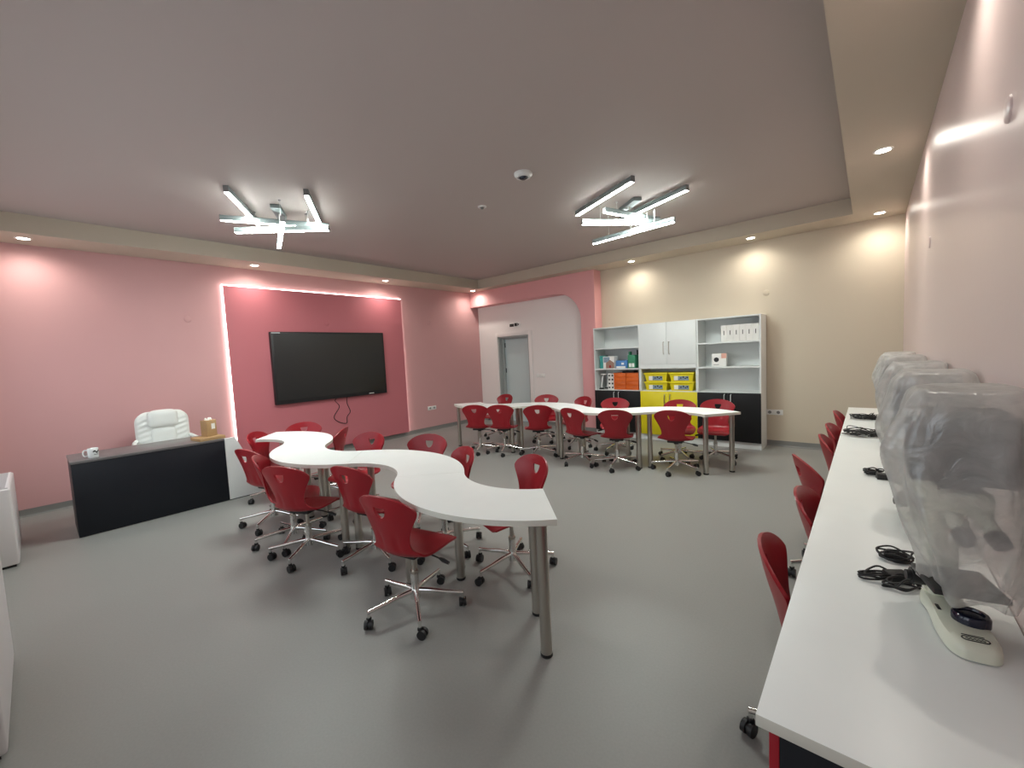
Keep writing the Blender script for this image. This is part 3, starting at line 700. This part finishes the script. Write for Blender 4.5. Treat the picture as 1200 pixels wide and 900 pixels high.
for c in range(2):
    for r_ in range(4):
        x0 = -3.525 + c * 0.2365; pos = ['bottom', 'second', 'third', 'top'][r_]
        t = thing('storage_bin', 'orange storage bin, %s of four in the %s stack of the left cabinet' % (pos, ['left', 'right'][c]), 'storage bin', (x0 + 0.117, 6.90, z + 0.0755 * r_), 0, 'orange storage bins')
        obj('bin_body', bx(-0.114, 0.114, 0.0, 0.28, 0, 0.062, bev=0.004), M['orange'], t); obj('rim', bx(-0.117, 0.117, -0.006, 0.284, 0.060, 0.0748, bev=0.003), M['orange'], t)
for q, (x0, s) in enumerate(((-3.60, 'white folded leaflet lying on the small white boxes'), (-3.36, 'dark flat case lying on the orange bins'))):
    if q == 1: o = obj('flat_case', bx(x0, x0 + 0.22, 6.91, 7.08, z + 0.3025, z + 0.335, bev=0.003), M['black']); tag(o, s, 'case')
for c in range(2):
    for r_ in range(2):
        xa = -2.945 + c * 0.425; w_ = 0.405
        t = thing('storage_tray', 'yellow lidded tray with picture label, %s %s of four in the middle cabinet' % (['lower', 'upper'][r_], ['left', 'right'][c]), 'storage tray', (xa + w_ / 2, 6.885, 0.8502 + 0.151 * r_), 0, 'yellow trays in the middle cabinet')
        bm = B(); v0 = [(-w_ / 2 + 0.035, 0.02), (w_ / 2 - 0.035, 0.02), (w_ / 2 - 0.035, 0.30), (-w_ / 2 + 0.035, 0.30)]; v1 = [(-w_ / 2 + 0.012, 0.004), (w_ / 2 - 0.012, 0.004), (w_ / 2 - 0.012, 0.316), (-w_ / 2 + 0.012, 0.316)]
        g = grid(bm, [[(x, y, 0.0) for x, y in v0], [(x, y, 0.122) for x, y in v1]], close_u=True); bm.faces.new(g[0][::-1]); bm.faces.new(g[1]); obj('tray_body', bm, M['yellow'], t)
        obj('lid', bx(-w_ / 2, w_ / 2, -0.008, 0.32, 0.122, 0.150, bev=0.006), M['yellow'], t)
        fy = lambda zz: 0.02 - 0.016 * zz / 0.122
        bm = B(); box(bm, -0.055, 0.115, -0.0015, 0.0015, 0.022, 0.108); bmesh.ops.transform(bm, matrix=Matrix.Translation((0, 0.0095, 0)) @ Matrix.Rotation(R(0), 4, 'X'), verts=bm.verts); obj('picture_label', bm, M['greylabel'], t)
        bm = B(); box(bm, -0.12, -0.056, 0.008, 0.011, 0.022, 0.108); obj('white_label', bm, M['paper'], t)
        bm = B()
        for k, (x, zz) in enumerate(((-0.02, 0.05), (0.02, 0.062), (0.05, 0.045), (0.08, 0.055))): box(bm, x, x + 0.022, 0.006, 0.0085, zz, zz + 0.018 + 0.006 * (k % 2)); 
        obj('pictured_model', bm, M['ink'], t)
for k in range(6):
    x0 = -1.715 + k * 0.0845
    t = thing('magazine_file', 'white file box on the right cabinet top shelf, %s from left' % ['first', 'second', 'third', 'fourth', 'fifth', 'sixth'][k], 'file box', (x0, 6.89, 1.6122), 0, 'white file boxes on the top shelf')
    obj('file_body', bx(0.0005, 0.083, 0, 0.25, 0, 0.245, bev=0.0015), M['paper'], t)
    obj('finger_slot', bx(0.036, 0.046, -0.0012, 0.001, 0.10, 0.165), M['scopegrey'], t)
t = thing('carton_box', 'white box with a dark round picture and a salmon note on the right cabinet', 'box', (-1.765, 6.95, 1.2362), R(6))
obj('carton', bx(-0.10, 0.10, 0, 0.18, 0, 0.20, bev=0.002), M['paper'], t)
bm = B(); cyl(bm, (-0.035, 0.001, 0.105), (-0.035, -0.0015, 0.105), 0.036, seg=24); obj('round_picture', bm, M['ink'], t)
obj('printed_line', bx(-0.075, 0.0, -0.0012, 0.001, 0.025, 0.031), M['scopegrey'], t)
obj('sticky_note', bx(0.035, 0.105, -0.0025, 0.0, 0.125, 0.20), M['salmon'], t)

# ------------------------------------------------------------------ bench along the right wall
BX0, BY0, BY1 = -0.185, 0.985, 6.34
t = thing('long_bench', 'long white worktop along the right wall carrying the covered microscopes', 'worktop', (BX0, BY0, 0))
WB = XR - BX0 - 0.002
bm = B(); box(bm, 0, WB, 0, BY1 - BY0, 0.722, 0.75, bev=0.0015); bmesh.ops.recalc_face_normals(bm, faces=bm.faces)
for f in bm.faces: f.material_index = 0 if abs(f.normal.z) > 0.5 else 1
obj('worktop_board', bm, [M['white'], M['edge']], t)
for y in (1.85, 3.6, 5.3): obj('support_panel', bx(0.30, WB - 0.01, y, y + 0.02, 0.0, 0.7215), M['dark'], t)
t = thing('pedestal_unit', 'charcoal pedestal with a red front edge under the near end of the white bench', 'cabinet', (BX0 + 0.022, BY0 + 0.022, 0))
obj('body', bx(0.020, WB - 0.03, 0, 0.45, 0.0, 0.7205, bev=0.001), M['dark'], t)
obj('door', bx(0.0, 0.0195, 0, 0.45, 0.005, 0.7205, bev=0.001), M['redlam'], t)
bm = B(); tube(bm, crom([(0, 0.40, 0.45), (-0.02, 0.40, 0.46), (-0.022, 0.40, 0.53), (-0.02, 0.40, 0.59), (0, 0.40, 0.60)], 4), 0.005, 8); obj('handle', bm, M['steel'], t)

# ------------------------------------------------------------------ covered microscopes
def make_scope():
    t = thing('microscope', '', 'microscope')
    # foot: rounded pear outline, wide end towards the camera (local -y)
    out = [(0.0, -0.152), (0.030, -0.148), (0.047, -0.125), (0.052, -0.085), (0.051, -0.03), (0.046, 0.02), (0.043, 0.07), (0.045, 0.11), (0.040, 0.14), (0.02, 0.152), (0.0, 0.154)]
    pts = [(p.x, p.y) for p in crom([(x, y, 0) for x, y in out], 4)]
    poly = pts + [(-x, y) for x, y in pts[-2:0:-1]]
    bm = B(); n = len(poly); sc = [(1.0, 0.004), (1.0, 0.020), (0.97, 0.034), (0.90, 0.042), (0.75, 0.044)]
    g = grid(bm, [[(x * s, y * s, zz) for x, y in poly] for s, zz in sc], close_u=True); bm.faces.new(g[-1]); bm.faces.new(g[0][::-1])
    foot = obj('foot', bm, M['scope'], t, (-0.0046, -0.035, 0), (0, 0, R(-4)), angle=45)
    bm = B(); prism(bm, [(x * 0.96, y * 0.96) for x, y in poly], 0.0, 0.0038); obj('rubber_pad', bm, M['blackp'], foot)
    bm = B()
    ring = [(0.045 * (1 if abs(a) < 1.6 else -1) * 0 + 0.016 * math.copysign(1, math.cos(a)) + 0.009 * math.cos(a), -0.118 + 0.0085 * math.sin(a), 0.0438) for a in [2 * math.pi * k / 32 for k in range(32)]]
    tube(bm, ring, 0.0016, 5, closed=True)
    tube(bm, [(-0.018 + 0.0024 * k, -0.118 + 0.0025 * math.sin(k * 2.1), 0.0440) for k in range(16)], 0.0014, 5); tube(bm, [(-0.022, -0.103, 0.0440), (0.020, -0.103, 0.0440)], 0.0016, 5)
    obj('maker_mark', bm, M['ink'], foot)
    bm = B(); box(bm, -0.036, -0.028, 0.005, 0.035, 0.037, 0.0455, bev=0.002); obj('power_switch', bm, M['blackp'], foot)
    bm = B(); lathe(bm, [(0.038, 0.040), (0.038, 0.060), (0.034, 0.066), (0.026, 0.067), (0.024, 0.062), (0, 0.062)], 32, (0.014, -0.060, 0)); obj('illuminator', bm, M['lens'], t)
    bm = B(); box(bm, -0.033, 0.033, 0.048, 0.112, 0.040, 0.36, bev=0.014, seg=3); obj('arm', bm, M['scope'], t)
    bm = B(); box(bm, -0.075, 0.075, -0.10, 0.055, 0.120, 0.136, bev=0.004); box(bm, -0.05, 0.03, -0.03, 0.02, 0.100, 0.120); obj('stage', bm, M['blackp'], t)
    for s in (-1, 1):
        bm = B(); cyl(bm, (s * 0.036, 0.080, 0.085), (s * 0.066, 0.080, 0.085), 0.024, seg=24); cyl(bm, (s * 0.066, 0.080, 0.085), (s * 0.078, 0.080, 0.085), 0.015, seg=20); obj('focus_knob', bm, M['blackp'], t)
    bm = B(); box(bm, -0.05, 0.05, -0.08, 0.14, 0.330, 0.40, bev=0.015, seg=3); obj('head', bm, M['scope'], t)
    for k in range(3):
        a = R(90 + 120 * k); bm = B(); cyl(bm, (0.0, -0.02, 0.33), (0.022 * math.cos(a), -0.02 + 0.022 * math.sin(a), 0.245), 0.013, 0.010); obj('objective', bm, M['steel'], t)
    for s in (-1, 1):
        bm = B(); cyl(bm, (s * 0.030, -0.05, 0.345), (s * 0.031, -0.125, 0.302), 0.017, seg=20); tb_ = obj('eyepiece_tube', bm, M['scope'], t)
        bm = B(); cyl(bm, (s * 0.031, -0.118, 0.306), (s * 0.032, -0.146, 0.292), 0.022, 0.019, seg=20); obj('eyepiece', bm, M['blackp'], tb_)
    bm = B(); box(bm, -0.100, 0.100, -0.112, 0.125, 0.428, 0.604, bev=0.008, seg=3); box(bm, -0.04, 0.04, -0.05, 0.12, 0.39, 0.43); obj('housing', bm, M['scopegrey'], t, None, (0, 0, R(-14)))
    bm = B(); box(bm, -0.09, -0.03, -0.1145, -0.111, 0.575, 0.590); obj('status_bar', bm, M['cap'], t, None, (0, 0, R(-14)))
    return t
def film(seed):
    rnd = random.Random(seed); bm = B(); NA = 72
    #    z     left  right  front  back   (half sizes from the axis)
    prof = [(.668, .020, .020, .02, .02), (.672, .085, .090, .10, .11), (.664, .100, .112, .128, .14), (.640, .118, .116, .142, .148), (.590, .135, .118, .150, .152), (.520, .160, .120, .158, .155), (.455, .165, .120, .158, .155), (.38, .145, .120, .160, .15), (.30, .122, .122, .168, .145),
            (.22, .094, .116, .150, .14), (.16, .076, .104, .125, .135), (.115, .066, .092, .108, .13)]
    cp = crom([(p[1], p[2], p[3]) for p in prof], 3); cz = crom([(p[0], p[4], 0) for p in prof], 3)
    ph = [rnd.random() * 6.28 for _ in range(6)]
    rows = []
    for i, (a, b) in enumerate(zip(cp, cz)):
        s = i / (len(cp) - 1); row = []
        for k in range(NA):
            th = 2 * math.pi * k / NA; c, sn = math.cos(th), math.sin(th)
            hx = a.y if c > 0 else a.x; hy = b.y if sn > 0 else a.z
            ex = 0.42 if s < 0.6 else 0.42 + 0.5 * (s - 0.6)
            x = hx * math.copysign(abs(c) ** ex, c); y = hy * math.copysign(abs(sn) ** ex, sn)
            w_ = (0.010 * math.sin(th * 5 + ph[0] + s * 3) + 0.008 * math.sin(th * 9 + ph[1] - s * 5) + 0.004 * math.sin(th * 17 + ph[2] + s * 9)) * min(1, max(0, (s - 0.12) * 2.2))
            w_ += 0.004 * math.sin(s * 22 + th * 2 + ph[3]) * min(1, s * 4)
            q = 1 + w_ / max(0.05, math.hypot(x, y)); 
            zz = b.x + 0.006 * math.sin(th * 3 + ph[4]) * min(1, s * 3)
            if s > 0.85: zz += (s - 0.85) / 0.15 * (0.020 * math.sin(th * 2 + ph[5]) + 0.012 * math.sin(th * 5 + ph[0]))
            xx = min(x * q, 0.124)
            row.append((xx, y * q, zz))
        rows.append(row)
    g = grid(bm, rows, close_u=True); bm.faces.new(g[0][::-1])
    return bm
sc0 = make_scope()
SP = [(1.655, -0.01, 'microscope with cream foot and dark lamp disc under plastic, nearest the camera'), (2.42, -0.012, 'covered microscope second along the bench from the camera'),
      (3.20, -0.008, 'covered microscope third along the bench from the camera'), (4.28, -0.012, 'covered microscope fourth along the bench from the camera'), (5.22, -0.012, 'covered microscope farthest along the bench, before the beige wall')]
FL = ['clear crumpled plastic cover over the microscope nearest the camera', 'clear crumpled plastic cover over the second microscope along the bench', 'clear crumpled plastic cover over the third microscope along the bench', 'clear crumpled plastic cover over the fourth microscope along the bench', 'clear crumpled plastic cover over the farthest microscope on the bench']
for i, (y, dx, lab) in enumerate(SP):
    p = (0.196 + dx, y, 0.75); rz = R(14)
    if i == 0: sc0.location = p; sc0.rotation_euler = (0, 0, rz); sc0['label'] = lab; sc0['group'] = 'microscopes on the bench'
    else: dup(sc0, p, rz, lab, 'microscopes on the bench')
    o = obj('dust_cover', film(i + 3), M['film'], None, (0.199, y, 0.752), angle=80); tag(o, FL[i], 'plastic cover', 'plastic covers on the microscopes')

# ------------------------------------------------------------------ coiled leads and adapters
def lead(x, y, label, seed, brick=True, scale=1.0, bx_=(0.03, 0.0), rise=1.0, loops=2):
    rnd = random.Random(seed); t = thing('power_lead', label, 'power lead', (x, y, 0.7502), rnd.random() * 0.6, 'black leads on the bench')
    bm = B()
    for k in range(loops):
        pts = []; n = 14
        cx, cy = rnd.uniform(-0.02, 0.02), rnd.uniform(-0.03, 0.03)
        for q in range(n * 2):
            a = q * 2 * math.pi / 7.0 + rnd.uniform(-0.2, 0.2); ra = 0.045 * scale * rnd.uniform(0.6, 1.15); rb = (0.026 if loops == 2 else 0.038) * scale * rnd.uniform(0.6, 1.1)
            pts.append((cx + ra * math.cos(a), cy + rb * math.sin(a), 0.004 + 0.0017 * rise * q * rnd.uniform(0.3, 1.0)))
        tube(bm, crom(pts, 5), 0.0033, 6)
    obj('coiled_cable', bm, M['blackp'], t)
    if brick:
        obj('adapter', bx(bx_[0] - 0.032, bx_[0] + 0.032, bx_[1] - 0.024, bx_[1] + 0.024, 0.0, 0.032, bev=0.005), M['blackp'], t)
    bm = B(); tube(bm, crom([(0.03, 0, 0.01), (0.06, 0.01, 0.004), (0.085, 0.04, 0.004), (0.12, 0.05, 0.004)], 6), 0.003, 6); obj('loose_end', bm, M['blackp'], t)
lead(0.072, 1.985, 'coil of black cable on the bench just behind the nearest adapter', 1, brick=False, scale=1.1)
lead(0.058, 1.800, 'black power adapter and coil touching the foot of the nearest microscope', 2, scale=1.1, bx_=(0.035, 0.02))
lead(0.020, 3.245, 'black adapter with a short lead on the middle of the bench', 3, scale=1.0, bx_=(0.035, -0.09))
lead(-0.05, 4.50, 'large tangle of black cable beside the fourth microscope', 4, scale=2.3, rise=1.8, loops=3, bx_=(0.09, 0.0))
lead(-0.04, 5.44, 'farthest tangle of black cable on the bench near the beige wall', 5, scale=2.2, rise=1.7, loops=3, bx_=(0.08, -0.02))
